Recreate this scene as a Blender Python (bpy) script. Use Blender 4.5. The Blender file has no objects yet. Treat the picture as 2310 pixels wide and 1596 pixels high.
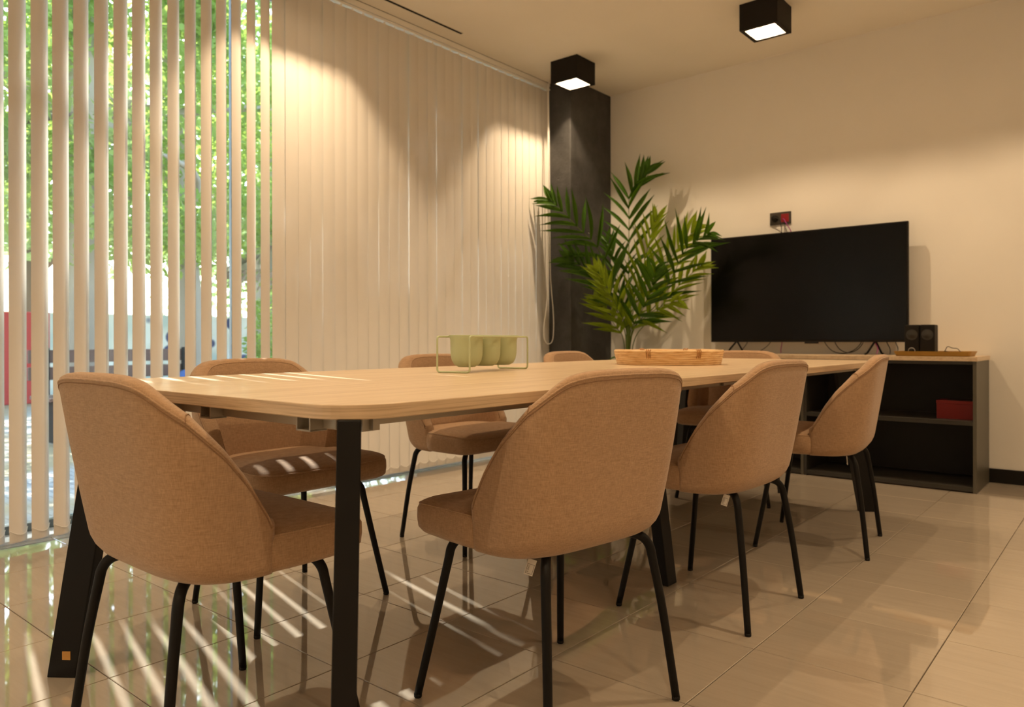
import bpy, bmesh, math, random
from math import pi, sin, cos, radians
from mathutils import Vector, Matrix
random.seed(7)
S = bpy.context.scene
COL = S.collection

# ------------------------------------------------------------------ camera
cam_d = bpy.data.cameras.new('camera')
cam = bpy.data.objects.new('camera', cam_d)
COL.objects.link(cam)
cam.location = (0, 0, 0.87)
YAW = 0.698218778
cam.rotation_euler = (pi/2 + 0.0003, 0, 0)
cam.rotation_mode = 'QUATERNION'
cam.rotation_quaternion = (Matrix.Rotation(YAW, 4, 'Z') @ Matrix.Rotation(pi/2, 4, 'X') @ Matrix.Rotation(-0.00197, 4, 'Z')).to_quaternion()
cam_d.sensor_width = 36.0
cam_d.lens = 1684.9/2310*36
cam_d.shift_y = -(798-767.7)/2310
cam_d.clip_end = 200
cam_d.dof.use_dof = True
cam_d.dof.focus_distance = 1.9
cam_d.dof.aperture_fstop = 4.5
S.camera = cam

# ------------------------------------------------------------------ world, sun, exposure
S.view_settings.view_transform = 'Standard'
S.view_settings.look = 'None'
S.view_settings.exposure = 0.12
S.view_settings.gamma = 1.0
S.view_settings.use_curve_mapping = False
W = bpy.data.worlds.new('sky')
S.world = W
W.use_nodes = True
wn = W.node_tree.nodes
bg = wn['Background']
sky = wn.new('ShaderNodeTexSky')
sky.sky_type = 'NISHITA'
sky.sun_disc = False
sky.sun_elevation = radians(41)
sky.sun_rotation = radians(-77)
sky.air_density = 1.0
sky.dust_density = 1.0
W.node_tree.links.new(sky.outputs[0], bg.inputs[0])
bg.inputs[1].default_value = 0.9
sun_d = bpy.data.lights.new('sun', 'SUN')
sun_d.energy = 17.0
sun_d.angle = radians(0.6)
sun_d.color = (1.0, 0.97, 0.92)
sun = bpy.data.objects.new('sun', sun_d)
COL.objects.link(sun)
SUND = Vector((-1.0, 0.24, 0.87)).normalized()
sun.rotation_euler = SUND.to_track_quat('Z', 'Y').to_euler()
LAMP_W = 62.0
LAMP_C = (1.0, 0.735, 0.46)

# ------------------------------------------------------------------ materials
MATS = {}
def mat(name, col=(0.8, 0.8, 0.8), rough=0.5, metal=0.0, spec=0.5, coat=0.0, build=None):
    if name in MATS: return MATS[name]
    m = bpy.data.materials.new(name)
    m.use_nodes = True
    b = m.node_tree.nodes['Principled BSDF']
    b.inputs['Base Color'].default_value = (*col, 1)
    b.inputs['Roughness'].default_value = rough
    b.inputs['Metallic'].default_value = metal
    b.inputs['Specular IOR Level'].default_value = spec
    if coat: b.inputs['Coat Weight'].default_value = coat
    if build: build(m, m.node_tree, b)
    MATS[name] = m
    return m
def N(t, k, **kw):
    n = t.nodes.new(k)
    for a, v in kw.items():
        if a in n.inputs.keys(): n.inputs[a].default_value = v
        else: setattr(n, a, v)
    return n
def L(t, a, b): t.links.new(a, b)
def coords(t, scale=(1, 1, 1), kind='Object', rot=(0, 0, 0)):
    tc = N(t, 'ShaderNodeTexCoord'); mp = N(t, 'ShaderNodeMapping')
    mp.inputs['Scale'].default_value = scale; mp.inputs['Rotation'].default_value = rot
    L(t, tc.outputs[kind], mp.inputs['Vector']); return mp.outputs[0]
def ramp(t, fac, stops):
    r = N(t, 'ShaderNodeValToRGB'); e = r.color_ramp.elements
    while len(e) < len(stops): e.new(0.5)
    for i, (p, c) in enumerate(stops): e[i].position = p; e[i].color = (*c, 1)
    L(t, fac, r.inputs[0]); return r.outputs[0]
def bump(t, b, h, strength, dist=0.002):
    n = N(t, 'ShaderNodeBump'); n.inputs['Strength'].default_value = strength; n.inputs['Distance'].default_value = dist
    L(t, h, n.inputs['Height']); L(t, n.outputs[0], b.inputs['Normal'])

def b_fabric(m, t, b):
    w1 = N(t, 'ShaderNodeTexNoise', Scale=1.0, Detail=2.0); L(t, coords(t, (560, 560, 55)), w1.inputs['Vector'])
    w2 = N(t, 'ShaderNodeTexNoise', Scale=1.0, Detail=2.0); L(t, coords(t, (55, 55, 560)), w2.inputs['Vector'])
    a = N(t, 'ShaderNodeMath', operation='ADD'); L(t, w1.outputs[0], a.inputs[0]); L(t, w2.outputs[0], a.inputs[1])
    h = N(t, 'ShaderNodeMath', operation='MULTIPLY'); L(t, a.outputs[0], h.inputs[0]); h.inputs[1].default_value = 0.5
    L(t, ramp(t, h.outputs[0], [(0.33, (0.34, 0.205, 0.112)), (0.67, (0.51, 0.328, 0.194))]), b.inputs['Base Color'])
    bump(t, b, h.outputs[0], 0.5, 0.0015)
    b.inputs['Sheen Weight'].default_value = 0.25; b.inputs['Sheen Roughness'].default_value = 0.5
FAB = mat('fabric', rough=0.9, spec=0.15, build=b_fabric)
SEAM = mat('seam_thread', (0.30, 0.17, 0.09), 0.9)
BLK = mat('black_metal', (0.006, 0.005, 0.004), 0.5, 0.0, 0.2)
BLKM = mat('black_matt', (0.008, 0.006, 0.004), 0.6, 0, 0.25)
ALU = mat('grey_metal', (0.42, 0.38, 0.31), 0.4, 0.3)

def b_wood(c1, c2, c3, sc=(14, 0.8, 40)):
    def f(m, t, b):
        v = coords(t, sc)
        n = N(t, 'ShaderNodeTexNoise', Scale=2.0, Detail=6.0, Roughness=0.65); L(t, v, n.inputs['Vector'])
        n2 = N(t, 'ShaderNodeTexNoise', Scale=9.0, Detail=3.0); L(t, v, n2.inputs['Vector'])
        mx = N(t, 'ShaderNodeMath', operation='MULTIPLY_ADD'); L(t, n2.outputs[0], mx.inputs[0]); mx.inputs[1].default_value = 0.35; L(t, n.outputs[0], mx.inputs[2])
        L(t, ramp(t, mx.outputs[0], [(0.45, c1), (0.68, c2), (0.9, c3)]), b.inputs['Base Color'])
        bump(t, b, mx.outputs[0], 0.08, 0.001)
    return f
OAK = mat('light_oak', rough=0.32, spec=0.4, build=b_wood((0.54, 0.38, 0.225), (0.71, 0.54, 0.355), (0.78, 0.615, 0.42)))
OAKE = mat('light_oak_edge', rough=0.45, build=b_wood((0.38, 0.25, 0.14), (0.62, 0.45, 0.28), (0.72, 0.55, 0.36), (1.6, 1.2, 110)))
def b_ratt(m, t, b):
    n = N(t, 'ShaderNodeTexNoise', Scale=22.0, Detail=3.0); L(t, coords(t, (1, 1, 6)), n.inputs['Vector'])
    L(t, ramp(t, n.outputs[0], [(0.25, (0.62, 0.36, 0.14)), (0.5, (0.82, 0.55, 0.27)), (0.8, (0.90, 0.68, 0.40))]), b.inputs['Base Color'])
RATT = mat('cane', rough=0.45, build=b_ratt)
RATTD = mat('cane_wrap', (0.42, 0.19, 0.05), 0.5)

def b_plaster(c):
    def f(m, t, b):
        v = coords(t)
        n = N(t, 'ShaderNodeTexNoise', Scale=1.4, Detail=4.0); L(t, v, n.inputs['Vector'])
        L(t, ramp(t, n.outputs[0], [(0.3, tuple(x*0.955 for x in c)), (0.7, c)]), b.inputs['Base Color'])
        n2 = N(t, 'ShaderNodeTexNoise', Scale=240.0, Detail=2.0); L(t, v, n2.inputs['Vector']); bump(t, b, n2.outputs[0], 0.06, 0.001)
    return f
WALL = mat('wall_paint', rough=0.85, spec=0.2, build=b_plaster((0.88, 0.84, 0.765)))
CEIL = mat('ceiling_paint', rough=0.9, spec=0.15, build=b_plaster((0.94, 0.90, 0.81)))

def b_conc(m, t, b):
    v = coords(t)
    n = N(t, 'ShaderNodeTexNoise', Scale=5.0, Detail=8.0, Roughness=0.7); L(t, v, n.inputs['Vector'])
    L(t, ramp(t, n.outputs[0], [(0.3, (0.022, 0.021, 0.020)), (0.7, (0.075, 0.074, 0.073))]), b.inputs['Base Color'])
    n2 = N(t, 'ShaderNodeTexNoise', Scale=26.0, Detail=6.0, Roughness=0.75); L(t, v, n2.inputs['Vector'])
    vo = N(t, 'ShaderNodeTexVoronoi', Scale=11.0); L(t, v, vo.inputs['Vector'])
    p = ramp(t, vo.outputs['Distance'], [(0.0, (0, 0, 0)), (0.10, (1, 1, 1))])
    mm = N(t, 'ShaderNodeMath', operation='MULTIPLY_ADD'); L(t, p, mm.inputs[0]); mm.inputs[1].default_value = 0.7; L(t, n2.outputs[0], mm.inputs[2])
    bump(t, b, mm.outputs[0], 0.7, 0.006)
CONC = mat('black_concrete', rough=0.6, spec=0.5, build=b_conc)

def b_tile(m, t, b):
    oi = N(t, 'ShaderNodeObjectInfo')
    tc = N(t, 'ShaderNodeTexCoord')
    ad = N(t, 'ShaderNodeVectorMath', operation='MULTIPLY_ADD'); L(t, oi.outputs['Location'], ad.inputs[0]); ad.inputs[1].default_value = (1, 1, 1); L(t, tc.outputs['Object'], ad.inputs[2])
    mp = N(t, 'ShaderNodeMapping'); mp.inputs['Scale'].default_value = (2.2, 26, 1); L(t, ad.outputs[0], mp.inputs['Vector'])
    n = N(t, 'ShaderNodeTexNoise', Scale=1.6, Detail=6.0, Roughness=0.6, Distortion=0.8); L(t, mp.outputs[0], n.inputs['Vector'])
    c = ramp(t, n.outputs[0], [(0.25, (0.39, 0.325, 0.25)), (0.5, (0.42, 0.352, 0.272)), (0.75, (0.445, 0.375, 0.29))])
    hs = N(t, 'ShaderNodeHueSaturation'); L(t, c, hs.inputs['Color'])
    mr = N(t, 'ShaderNodeMapRange'); L(t, oi.outputs['Random'], mr.inputs[0]); mr.inputs[3].default_value = 0.93; mr.inputs[4].default_value = 1.05
    L(t, mr.outputs[0], hs.inputs['Value']); L(t, hs.outputs[0], b.inputs['Base Color'])
    n2 = N(t, 'ShaderNodeTexNoise', Scale=3.0, Detail=3.0); L(t, ad.outputs[0], n2.inputs['Vector'])
    rr = N(t, 'ShaderNodeMapRange'); L(t, n2.outputs[0], rr.inputs[0]); rr.inputs[3].default_value = 0.018; rr.inputs[4].default_value = 0.038
    L(t, rr.outputs[0], b.inputs['Roughness'])
TILE = mat('polished_stone', rough=0.05, spec=0.9, coat=0.25, build=b_tile)
GROUT = mat('grout', (0.44, 0.36, 0.26), 0.8)

def translucent_mat(name, col, tcol, fac, rough=0.8, noise=0):
    m = bpy.data.materials.new(name); m.use_nodes = True; t = m.node_tree
    b = t.nodes['Principled BSDF']; b.inputs['Base Color'].default_value = (*col, 1); b.inputs['Roughness'].default_value = rough
    b.inputs['Specular IOR Level'].default_value = 0.2
    tr = N(t, 'ShaderNodeBsdfTranslucent'); tr.inputs[0].default_value = (*tcol, 1)
    if noise:
        oi = N(t, 'ShaderNodeTexNoise', Scale=noise, Detail=2.0); L(t, coords(t), oi.inputs['Vector'])
        hs = N(t, 'ShaderNodeHueSaturation'); hs.inputs['Color'].default_value = (*col, 1)
        mr = N(t, 'ShaderNodeMapRange'); L(t, oi.outputs[0], mr.inputs[0]); mr.inputs[1].default_value = 0.3; mr.inputs[2].default_value = 0.7; mr.inputs[3].default_value = 0.55; mr.inputs[4].default_value = 1.35
        L(t, mr.outputs[0], hs.inputs['Value']); L(t, hs.outputs[0], b.inputs['Base Color'])
    mx = N(t, 'ShaderNodeMixShader'); mx.inputs[0].default_value = fac
    L(t, b.outputs[0], mx.inputs[1]); L(t, tr.outputs[0], mx.inputs[2]); L(t, mx.outputs[0], t.nodes['Material Output'].inputs[0])
    MATS[name] = m; return m
SLAT = translucent_mat('blind_fabric', (0.79, 0.75, 0.695), (0.80, 0.82, 0.84), 0.012)
LEAFA = translucent_mat('palm_leaf_dark', (0.050, 0.120, 0.010), (0.14, 0.30, 0.01), 0.2, 0.4, 6)
LEAFB = translucent_mat('palm_leaf_light', (0.26, 0.36, 0.018), (0.35, 0.48, 0.02), 0.3, 0.4, 6)
TLEAF = translucent_mat('tree_leaf', (0.24, 0.36, 0.09), (0.46, 0.60, 0.12), 0.5, 0.6, 1.6)
TLEAF2 = translucent_mat('tree_leaf_pale', (0.28, 0.40, 0.19), (0.44, 0.58, 0.24), 0.5, 0.6, 1.1)
def glass_mat():
    m = bpy.data.materials.new('window_glass'); m.use_nodes = True; t = m.node_tree
    for n in list(t.nodes):
        if n.type == 'BSDF_PRINCIPLED': t.nodes.remove(n)
    a = N(t, 'ShaderNodeBsdfTransparent'); a.inputs[0].default_value = (0.95, 0.97, 0.96, 1)
    g = N(t, 'ShaderNodeBsdfGlossy'); g.inputs['Roughness'].default_value = 0.0
    f = N(t, 'ShaderNodeFresnel'); f.inputs[0].default_value = 1.45
    mx = N(t, 'ShaderNodeMixShader'); L(t, f.outputs[0], mx.inputs[0]); L(t, a.outputs[0], mx.inputs[1]); L(t, g.outputs[0], mx.inputs[2])
    L(t, mx.outputs[0], t.nodes['Material Output'].inputs[0]); MATS['window_glass'] = m; return m
GLASS = glass_mat()
WHITEP = mat('white_plastic', (0.95, 0.93, 0.88), 0.4)
WHITES = mat('white_stone', (0.75, 0.76, 0.76), 0.5)
REFL = mat('lamp_reflector', (0.93, 0.90, 0.85), 0.35)
GREEN = mat('sage_enamel', (0.50, 0.56, 0.33), 0.4)
GREEND = mat('sage_enamel_cup', (0.47, 0.53, 0.31), 0.5)
SCREEN = mat('screen_glass', (0.002, 0.0017, 0.0013), 0.22, 0, 0.18)
MUST = mat('mustard', (0.42, 0.23, 0.035), 0.5)
REDB = mat('red_card', (0.19, 0.004, 0.003), 0.6)
REDP = mat('red_plastic', (0.25, 0.004, 0.008), 0.4)
PURP = mat('purple_cable', (0.35, 0.04, 0.24), 0.5)
CABK = mat('black_cable', (0.015, 0.011, 0.008), 0.5)
CABB = mat('cabinet_black', (0.028, 0.024, 0.017), 0.45)
CABLIT = mat('cabinet_lit_side', (0.085, 0.076, 0.055), 0.4)  # lighter copy of the cabinet black, light on the outer side in its colour
CABI = mat('cabinet_inside', (0.014, 0.011, 0.008), 0.6)
PAPER = mat('tag_paper', (0.62, 0.56, 0.48), 0.7)
INK = mat('tag_ink', (0.03, 0.02, 0.02), 0.7)
COPP = mat('copper_square', (0.55, 0.27, 0.06), 0.5, 0.3)
SILV = mat('silver_ring', (0.6, 0.57, 0.5), 0.3, 0.8)
CONE = mat('speaker_cone', (0.03, 0.025, 0.018), 0.3)
STEM = mat('palm_stem', (0.10, 0.16, 0.012), 0.5)
POT = mat('plant_pot', (0.03, 0.028, 0.025), 0.6)
SOIL = mat('soil', (0.05, 0.035, 0.02), 0.95)
BARK = mat('bark', (0.16, 0.115, 0.08), 0.9)
BARKP = mat('bark_pale', (0.42, 0.35, 0.27), 0.9)
GREYF = mat('grey_frame', (0.16, 0.18, 0.18), 0.4)

# ------------------------------------------------------------------ mesh helpers
def V(*a): return Vector(a)
def mesh(name, verts, faces, m, parent=None, smooth=False, auto=None):
    me = bpy.data.meshes.new(name); me.from_pydata([tuple(v) for v in verts], [], faces); me.validate(); me.update()
    if isinstance(m, (list, tuple)):
        for x in m: me.materials.append(x)
    else: me.materials.append(m)
    if smooth: me.polygons.foreach_set('use_smooth', [True]*len(me.polygons))
    o = bpy.data.objects.new(name, me); COL.objects.link(o)
    if parent is not None: o.parent = parent
    return o
class MB:
    def __init__(s): s.v = []; s.f = []
    def add(s, vs, fs):
        k = len(s.v); s.v += [tuple(v) for v in vs]; s.f += [tuple(i+k for i in f) for f in fs]; return s
    def box(s, x0, x1, y0, y1, z0, z1, bev=0.0, M=None):
        bm = bmesh.new()
        bmesh.ops.create_cube(bm, size=1)
        for v in bm.verts:
            v.co = Vector(((x0+x1)/2+v.co.x*(x1-x0), (y0+y1)/2+v.co.y*(y1-y0), (z0+z1)/2+v.co.z*(z1-z0)))
        if bev > 0: bmesh.ops.bevel(bm, geom=list(bm.edges), offset=bev, segments=2, affect='EDGES', profile=0.5)
        bm.verts.index_update()
        vs = [v.co.copy() for v in bm.verts]; fs = [[v.index for v in f.verts] for f in bm.faces]; bm.free()
        if M is not None: vs = [M @ v for v in vs]
        return s.add(vs, fs)
    def tube(s, pts, r, n=10, cap=True, closed=False):
        pts = [Vector(p) for p in pts]; k = len(pts)
        rs = r if isinstance(r, (list, tuple)) else [r]*k
        vs = []; up = None
        for i, p in enumerate(pts):
            if closed: d = pts[(i+1) % k]-pts[i-1]
            else: d = pts[min(i+1, k-1)]-pts[max(i-1, 0)]
            d.normalize()
            if up is None:
                up = Vector((0, 0, 1)) if abs(d.z) < 0.9 else Vector((1, 0, 0))
            a = (up - d*up.dot(d)).normalized(); up = a; b = d.cross(a)
            for j in range(n):
                t = 2*pi*j/n; vs.append(p+(a*cos(t)+b*sin(t))*rs[i])
        fs = []
        for i in range(k if closed else k-1):
            for j in range(n):
                i2 = (i+1) % k
                fs.append((i*n+j, i*n+(j+1) % n, i2*n+(j+1) % n, i2*n+j))
        if cap and not closed:
            fs.append(tuple(range(n-1, -1, -1))); fs.append(tuple((k-1)*n+j for j in range(n)))
        return s.add(vs, fs)
    def lathe(s, prof, n=32, c=(0, 0, 0), capb=True, capt=False):
        vs = []; k = len(prof)
        for r, z in prof:
            for j in range(n): t = 2*pi*j/n; vs.append((c[0]+r*cos(t), c[1]+r*sin(t), c[2]+z))
        fs = [(i*n+j, i*n+(j+1) % n, (i+1)*n+(j+1) % n, (i+1)*n+j) for i in range(k-1) for j in range(n)]
        if capb: fs.append(tuple(range(n-1, -1, -1)))
        if capt: fs.append(tuple((k-1)*n+j for j in range(n)))
        return s.add(vs, fs)
    def build(s, name, m, parent=None, smooth=False): return mesh(name, s.v, s.f, m, parent, smooth)
def smoothpath(pts, n=6):
    pts = [Vector(p) for p in pts]; out = []
    for i in range(len(pts)-1):
        p0 = pts[max(i-1, 0)]; p1 = pts[i]; p2 = pts[i+1]; p3 = pts[min(i+2, len(pts)-1)]
        for j in range(n):
            t = j/n
            out.append(0.5*((2*p1)+(p2-p0)*t+(2*p0-5*p1+4*p2-p3)*t*t+(3*p1-p0-3*p2+p3)*t**3))
    out.append(pts[-1]); return out
def tag(o, label=None, cat=None, group=None, kind=None):
    if label: o['label'] = label
    if cat: o['category'] = cat
    if group: o['group'] = group
    if kind: o['kind'] = kind
    return o
def empty(name, loc=(0, 0, 0), rz=0):
    o = bpy.data.objects.new(name, None); COL.objects.link(o); o.location = loc; o.rotation_euler = (0, 0, rz)
    o.empty_display_size = 0.1; return o
def copy_tree(o, parent=None):
    c = o.copy(); COL.objects.link(c)
    if parent is not None: c.parent = parent
    for ch in [x for x in bpy.data.objects if x.parent == o]: copy_tree(ch, c)
    return c
def struct(name, o=None): o['kind'] = 'structure'; return o
def interp(x, xs, ys):
    if x <= xs[0]: return ys[0]
    for i in range(len(xs)-1):
        if x <= xs[i+1]: return ys[i]+(ys[i+1]-ys[i])*(x-xs[i])/(xs[i+1]-xs[i])
    return ys[-1]

CZ = 2.92
XW, YW = -3.86, 5.352          # window plane, television wall
XR, YB = 2.2, -2.2             # wall behind and to the right of the camera

# ------------------------------------------------------------------ the room
fl = MB().box(XW-0.05, XR, YB, YW, -0.12, -0.009).build('floor', GROUT); struct('', fl)
TX, TY = 0.4015, 0.4126
tile0 = None
nx0 = -9
for i in range(-9, 7):
    for j in range(-8, 12):
        x0 = -0.429+TX*i; y0 = 0.807+TY*j
        x1, y1 = x0+TX, y0+TY
        cx0, cx1 = max(x0, XW+0.16), min(x1, XR); cy0, cy1 = max(y0, YB), min(y1, YW)
        if cx1-cx0 < 0.03 or cy1-cy0 < 0.03: continue
        if (cx0+cx1)/2 > 1.3 and (cy0+cy1)/2 < 0.6: pass
        g = 0.0012
        full = (cx0, cx1, cy0, cy1) == (x0, x1, y0, y1)
        if full and tile0 is not None:
            o = tile0.copy(); COL.objects.link(o)
        else:
            hw, hh = (cx1-cx0)/2-g, (cy1-cy0)/2-g
            e = 0.0012
            vs = [(-hw, -hh, -0.009), (hw, -hh, -0.009), (hw, hh, -0.009), (-hw, hh, -0.009),
                  (-hw, -hh, -e), (hw, -hh, -e), (hw, hh, -e), (-hw, hh, -e),
                  (-hw+e, -hh+e, 0), (hw-e, -hh+e, 0), (hw-e, hh-e, 0), (-hw+e, hh-e, 0)]
            fs = [(0, 1, 5, 4), (1, 2, 6, 5), (2, 3, 7, 6), (3, 0, 4, 7), (4, 5, 9, 8), (5, 6, 10, 9), (6, 7, 11, 10), (7, 4, 8, 11), (8, 9, 10, 11)]
            o = mesh('floor_tile', vs, fs, TILE, fl)
            if full: tile0 = o
        o.location = ((cx0+cx1)/2, (cy0+cy1)/2, random.uniform(-0.0003, 0.0))
        o.rotation_euler = (random.uniform(-1, 1)*0.0008, random.uniform(-1, 1)*0.0008, 0)
ce = MB().box(XW-0.05, XR, YB, YW, CZ, CZ+0.15).build('ceiling', CEIL); struct('', ce)
struct('', MB().box(XW-0.05, XR+0.1, YW, YW+0.12, -0.12, CZ+0.15).build('wall_back', WALL))
struct('', MB().box(XR, XR+0.12, YB-0.1, YW, -0.12, CZ+0.15).build('wall_right', WALL))
struct('', MB().box(XW-0.05, XR, YB-0.12, YB, -0.12, CZ+0.15).build('wall_front', WALL))
struct('', MB().box(-3.38, XR, YW-0.012, YW, 0, 0.085, 0.002).build('baseboard_back', BLKM))
struct('', MB().box(XR-0.012, XR, YB, YW-0.012, 0, 0.085, 0.002).build('baseboard_right', BLKM))
# window wall: dark pillar at the far end, white curb below, lintel above
pl = MB().box(XW-0.05, -3.40, 4.768, YW, -0.009, CZ, 0.008).build('wall_pillar', CONC); struct('', pl)
struct('', MB().box(XW-0.1, XW+0.16, YB, 4.768, -0.009, 0.012, 0.002).build('trim_1', WHITES))
struct('', MB().box(XW-0.12, XW+0.04, YB, 4.768, 2.90, CZ+0.1).build('wall_left', WALL))
# thin black strip standing in for the shadow line where the ceiling board ends over the blinds
struct('', MB().box(-3.606, -3.600, YB, 4.768, CZ-0.003, CZ+0.001).build('shadow_strip', BLKM))
# window: frame, mullions, panes
wf = MB()
wf.box(XW-0.03, XW+0.03, YB, 4.768, 0.012, 0.05, 0.003)
wf.box(XW-0.03, XW+0.03, YB, 4.768, 2.86, 2.90, 0.003)
win = wf.build('window_1', GREYF); struct('', win)
mull = [-2.2, -0.75, 0.60, 2.20, 3.5, 4.745]
for y in mull:
    MB().box(XW-0.028, XW+0.028, y-0.022, y+0.022, 0.05, 2.86, 0.003).build('window_mullion', GREYF, win)
for a, b in zip(mull[:-1], mull[1:]):
    MB().box(XW-0.004, XW+0.004, a+0.022, b-0.022, 0.05, 2.86).build('window_pane', GLASS, win)

# ceiling air slot
vt = empty('ceiling_vent', (-3.462, 2.6, CZ))
tag(vt, 'long thin black linear air slot in the ceiling beside the blind rail', 'vent')
MB().box(-0.011, 0.011, -1.01, 1.01, -0.0015, 0.0).build('slot', BLKM, vt)
MB().box(-0.013, -0.011, -1.013, 1.013, -0.0025, 0.0).build('slot_edge', CEIL, vt)
MB().box(0.011, 0.013, -1.013, 1.013, -0.0025, 0.0).build('slot_edge', CEIL, vt)

# ------------------------------------------------------------------ ceiling lamps
def make_lamp():
    r = empty('ceiling_lamp', (0, 0, CZ))
    h = 0.162; a = 0.117; q = 0.0925
    b = MB()
    # outer shell: four sides, rim below with square opening
    for sx in (-1, 1):
        b.box(sx*a-(0.003 if sx > 0 else 0), sx*a+(0.003 if sx < 0 else 0), -a, a, -h, 0)
        b.box(-a, a, sx*a-(0.003 if sx > 0 else 0), sx*a+(0.003 if sx < 0 else 0), -h, 0)
    R = q
    vs = [(-a, -a, -h), (a, -a, -h), (a, a, -h), (-a, a, -h), (-R, -R, -h), (R, -R, -h), (R, R, -h), (-R, R, -h),
          (-a, -a, -h+0.003), (a, -a, -h+0.003), (a, a, -h+0.003), (-a, a, -h+0.003), (-R, -R, -h+0.003), (R, -R, -h+0.003), (R, R, -h+0.003), (-R, R, -h+0.003)]
    fs = []
    for i in range(4):
        j = (i+1) % 4
        fs += [(i, j, 4+j, 4+i), (8+j, 8+i, 12+i, 12+j), (4+i, 4+j, 12+j, 12+i), (j, i, 8+i, 8+j)]
    b.add(vs, fs)
    b.build('lamp_housing', BLKM, r)
    # white pyramidal reflector narrowing upwards
    T = 0.026; zt = -h+0.112
    vs = [(-R, -R, -h+0.003), (R, -R, -h+0.003), (R, R, -h+0.003), (-R, R, -h+0.003), (-T, -T, zt), (T, -T, zt), (T, T, zt), (-T, T, zt)]
    fs = [(i, (i+1) % 4, 4+(i+1) % 4, 4+i) for i in range(4)] + [(4, 5, 6, 7)]
    mesh('reflector', vs, fs, REFL, r)
    d = bpy.data.lights.new('lamp_light', 'SPOT'); d.shadow_soft_size = 0.013; d.spot_size = radians(140); d.spot_blend = 1.0; d.energy = LAMP_W; d.color = LAMP_C
    l = bpy.data.objects.new('lamp_light', d); COL.objects.link(l); l.parent = r; l.location = (0, 0, -h+0.093)
    return r
lamp0 = make_lamp()
LX = [-3.197, -1.753, -0.31, 1.13]
LY = [4.515, 2.40, 0.29, -1.7]
first = True
for i, x in enumerate(LX):
    for j, y in enumerate(LY):
        if i == 0 and j >= 2: continue
        o = lamp0 if first else copy_tree(lamp0)
        first = False
        o.location = (x, y, CZ)
        if (i, j) == (0, 0): lb = 'black cube ceiling lamp in front of the dark pillar'
        elif (i, j) == (1, 0): lb = 'black cube ceiling lamp above the television, cut by the picture top'
        else: lb = 'black cube ceiling lamp outside the frame, '+('beside the blinds', 'over the table', 'right of the table', 'along the right wall')[i]+' '+('at the television end', 'near the room middle', 'above the viewer', 'behind the viewer')[j]
        tag(o, lb, 'ceiling lamp', 'black cube ceiling lamps')

# ------------------------------------------------------------------ vertical blinds
ZS0, ZS1 = 0.028, 2.852
def slat_mesh(w, camber, name='blind_slat'):
    n = 8; vs = []; fs = []
    zs = [0.0, 0.045, 0.046, ZS1-ZS0]
    for z in zs:
        for i in range(n+1):
            t = i/n-0.5
            d = camber*(1-4*t*t) + (0.0014 if z < 0.0455 else 0)
            vs.append((d, t*w, z))
    for k in range(len(zs)-1):
        for i in range(n): a = k*(n+1)+i; fs.append((a, a+1, a+n+2, a+n+1))
    me = bpy.data.meshes.new(name); me.from_pydata(vs, [], fs); me.materials.append(SLAT)
    me.polygons.foreach_set('use_smooth', [True]*len(me.polygons)); me.update(); return me
def chain_mesh(pitch, camber):
    b = MB(); n = 9
    pts = []
    for i in range(n+1):
        t = i/n; pts.append((camber*(1-(2*t-1)**2)+0.0042, (t-0.5)*pitch, 0.050-0.020*(1-(2*t-1)**2)))
    b.tube(pts, 0.0014, 5)
    for p in pts: b.lathe([(0.0002, -0.0024), (0.0024, 0), (0.0002, 0.0024)], 6, p, False)
    me = bpy.data.meshes.new('bead_chain'); me.from_pydata(b.v, [], b.f); me.materials.append(WHITEP); me.update(); return me
def clip_mesh():
    b = MB().box(-0.004, 0.004, -0.006, 0.006, ZS1-ZS0-0.006, ZS1-ZS0+0.016, 0.001)
    b.box(-0.008, 0.008, -0.010, 0.010, ZS1-ZS0+0.008, ZS1-ZS0+0.014, 0.002)
    me = bpy.data.meshes.new('slat_clip'); me.from_pydata(b.v, [], b.f); me.materials.append(WHITEP); me.update(); return me
CLIP = clip_mesh()
def make_blind(label, ys, rots, w, camber, y0, y1):
    r = empty('vertical_blind', (-3.60, (y0+y1)/2, 0)); tag(r, label, 'blind')
    yc = (y0+y1)/2
    sm = slat_mesh(w, camber); cm = chain_mesh(w*0.96, camber)
    h = MB(); h.box(-0.045, 0.0, y0-yc, y1-yc, 2.880, 2.9195, 0.002); h.build('headrail', WHITEP, r)
    h = MB(); h.box(-0.026, 0.006, y0-yc, y1-yc, 2.861, 2.873, 0.001); h.build('carrier_strip', WHITEP, r)
    for y, a in zip(ys, rots):
        s = bpy.data.objects.new('blind_slat', sm); COL.objects.link(s); s.parent = r
        s.location = (-0.012, y-yc, ZS0); s.rotation_euler = (random.uniform(-1, 1)*0.0006, random.uniform(-1, 1)*0.0008, a)
        c = bpy.data.objects.new('slat_clip', CLIP); COL.objects.link(c); c.parent = s
        c = bpy.data.objects.new('bead_chain', cm); COL.objects.link(c); c.parent = s
    return r
P = 0.083
ysA = [1.037+0.0332+P*k-0.0 for k in range(-34, 15)]
rotA = [radians(29+random.uniform(-1.5, 1.5)) for _ in ysA]
make_blind('open vertical blind of pale slats turned edge-on to the garden', ysA, rotA, 0.091, 0.017, YB+0.05, 2.275)
ysB = [2.277+0.043+P*k for k in range(30)]
ysB = [y for y in ysB if y < 4.74]
rotB = [radians(3.0+random.uniform(-0.6, 0.6)) for _ in ysB]
blB = make_blind('closed vertical blind of beige fabric slats beside the dark pillar', ysB, rotB, 0.0925, 0.004, 2.279, 4.762)
yc = (2.279+4.762)/2
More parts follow.
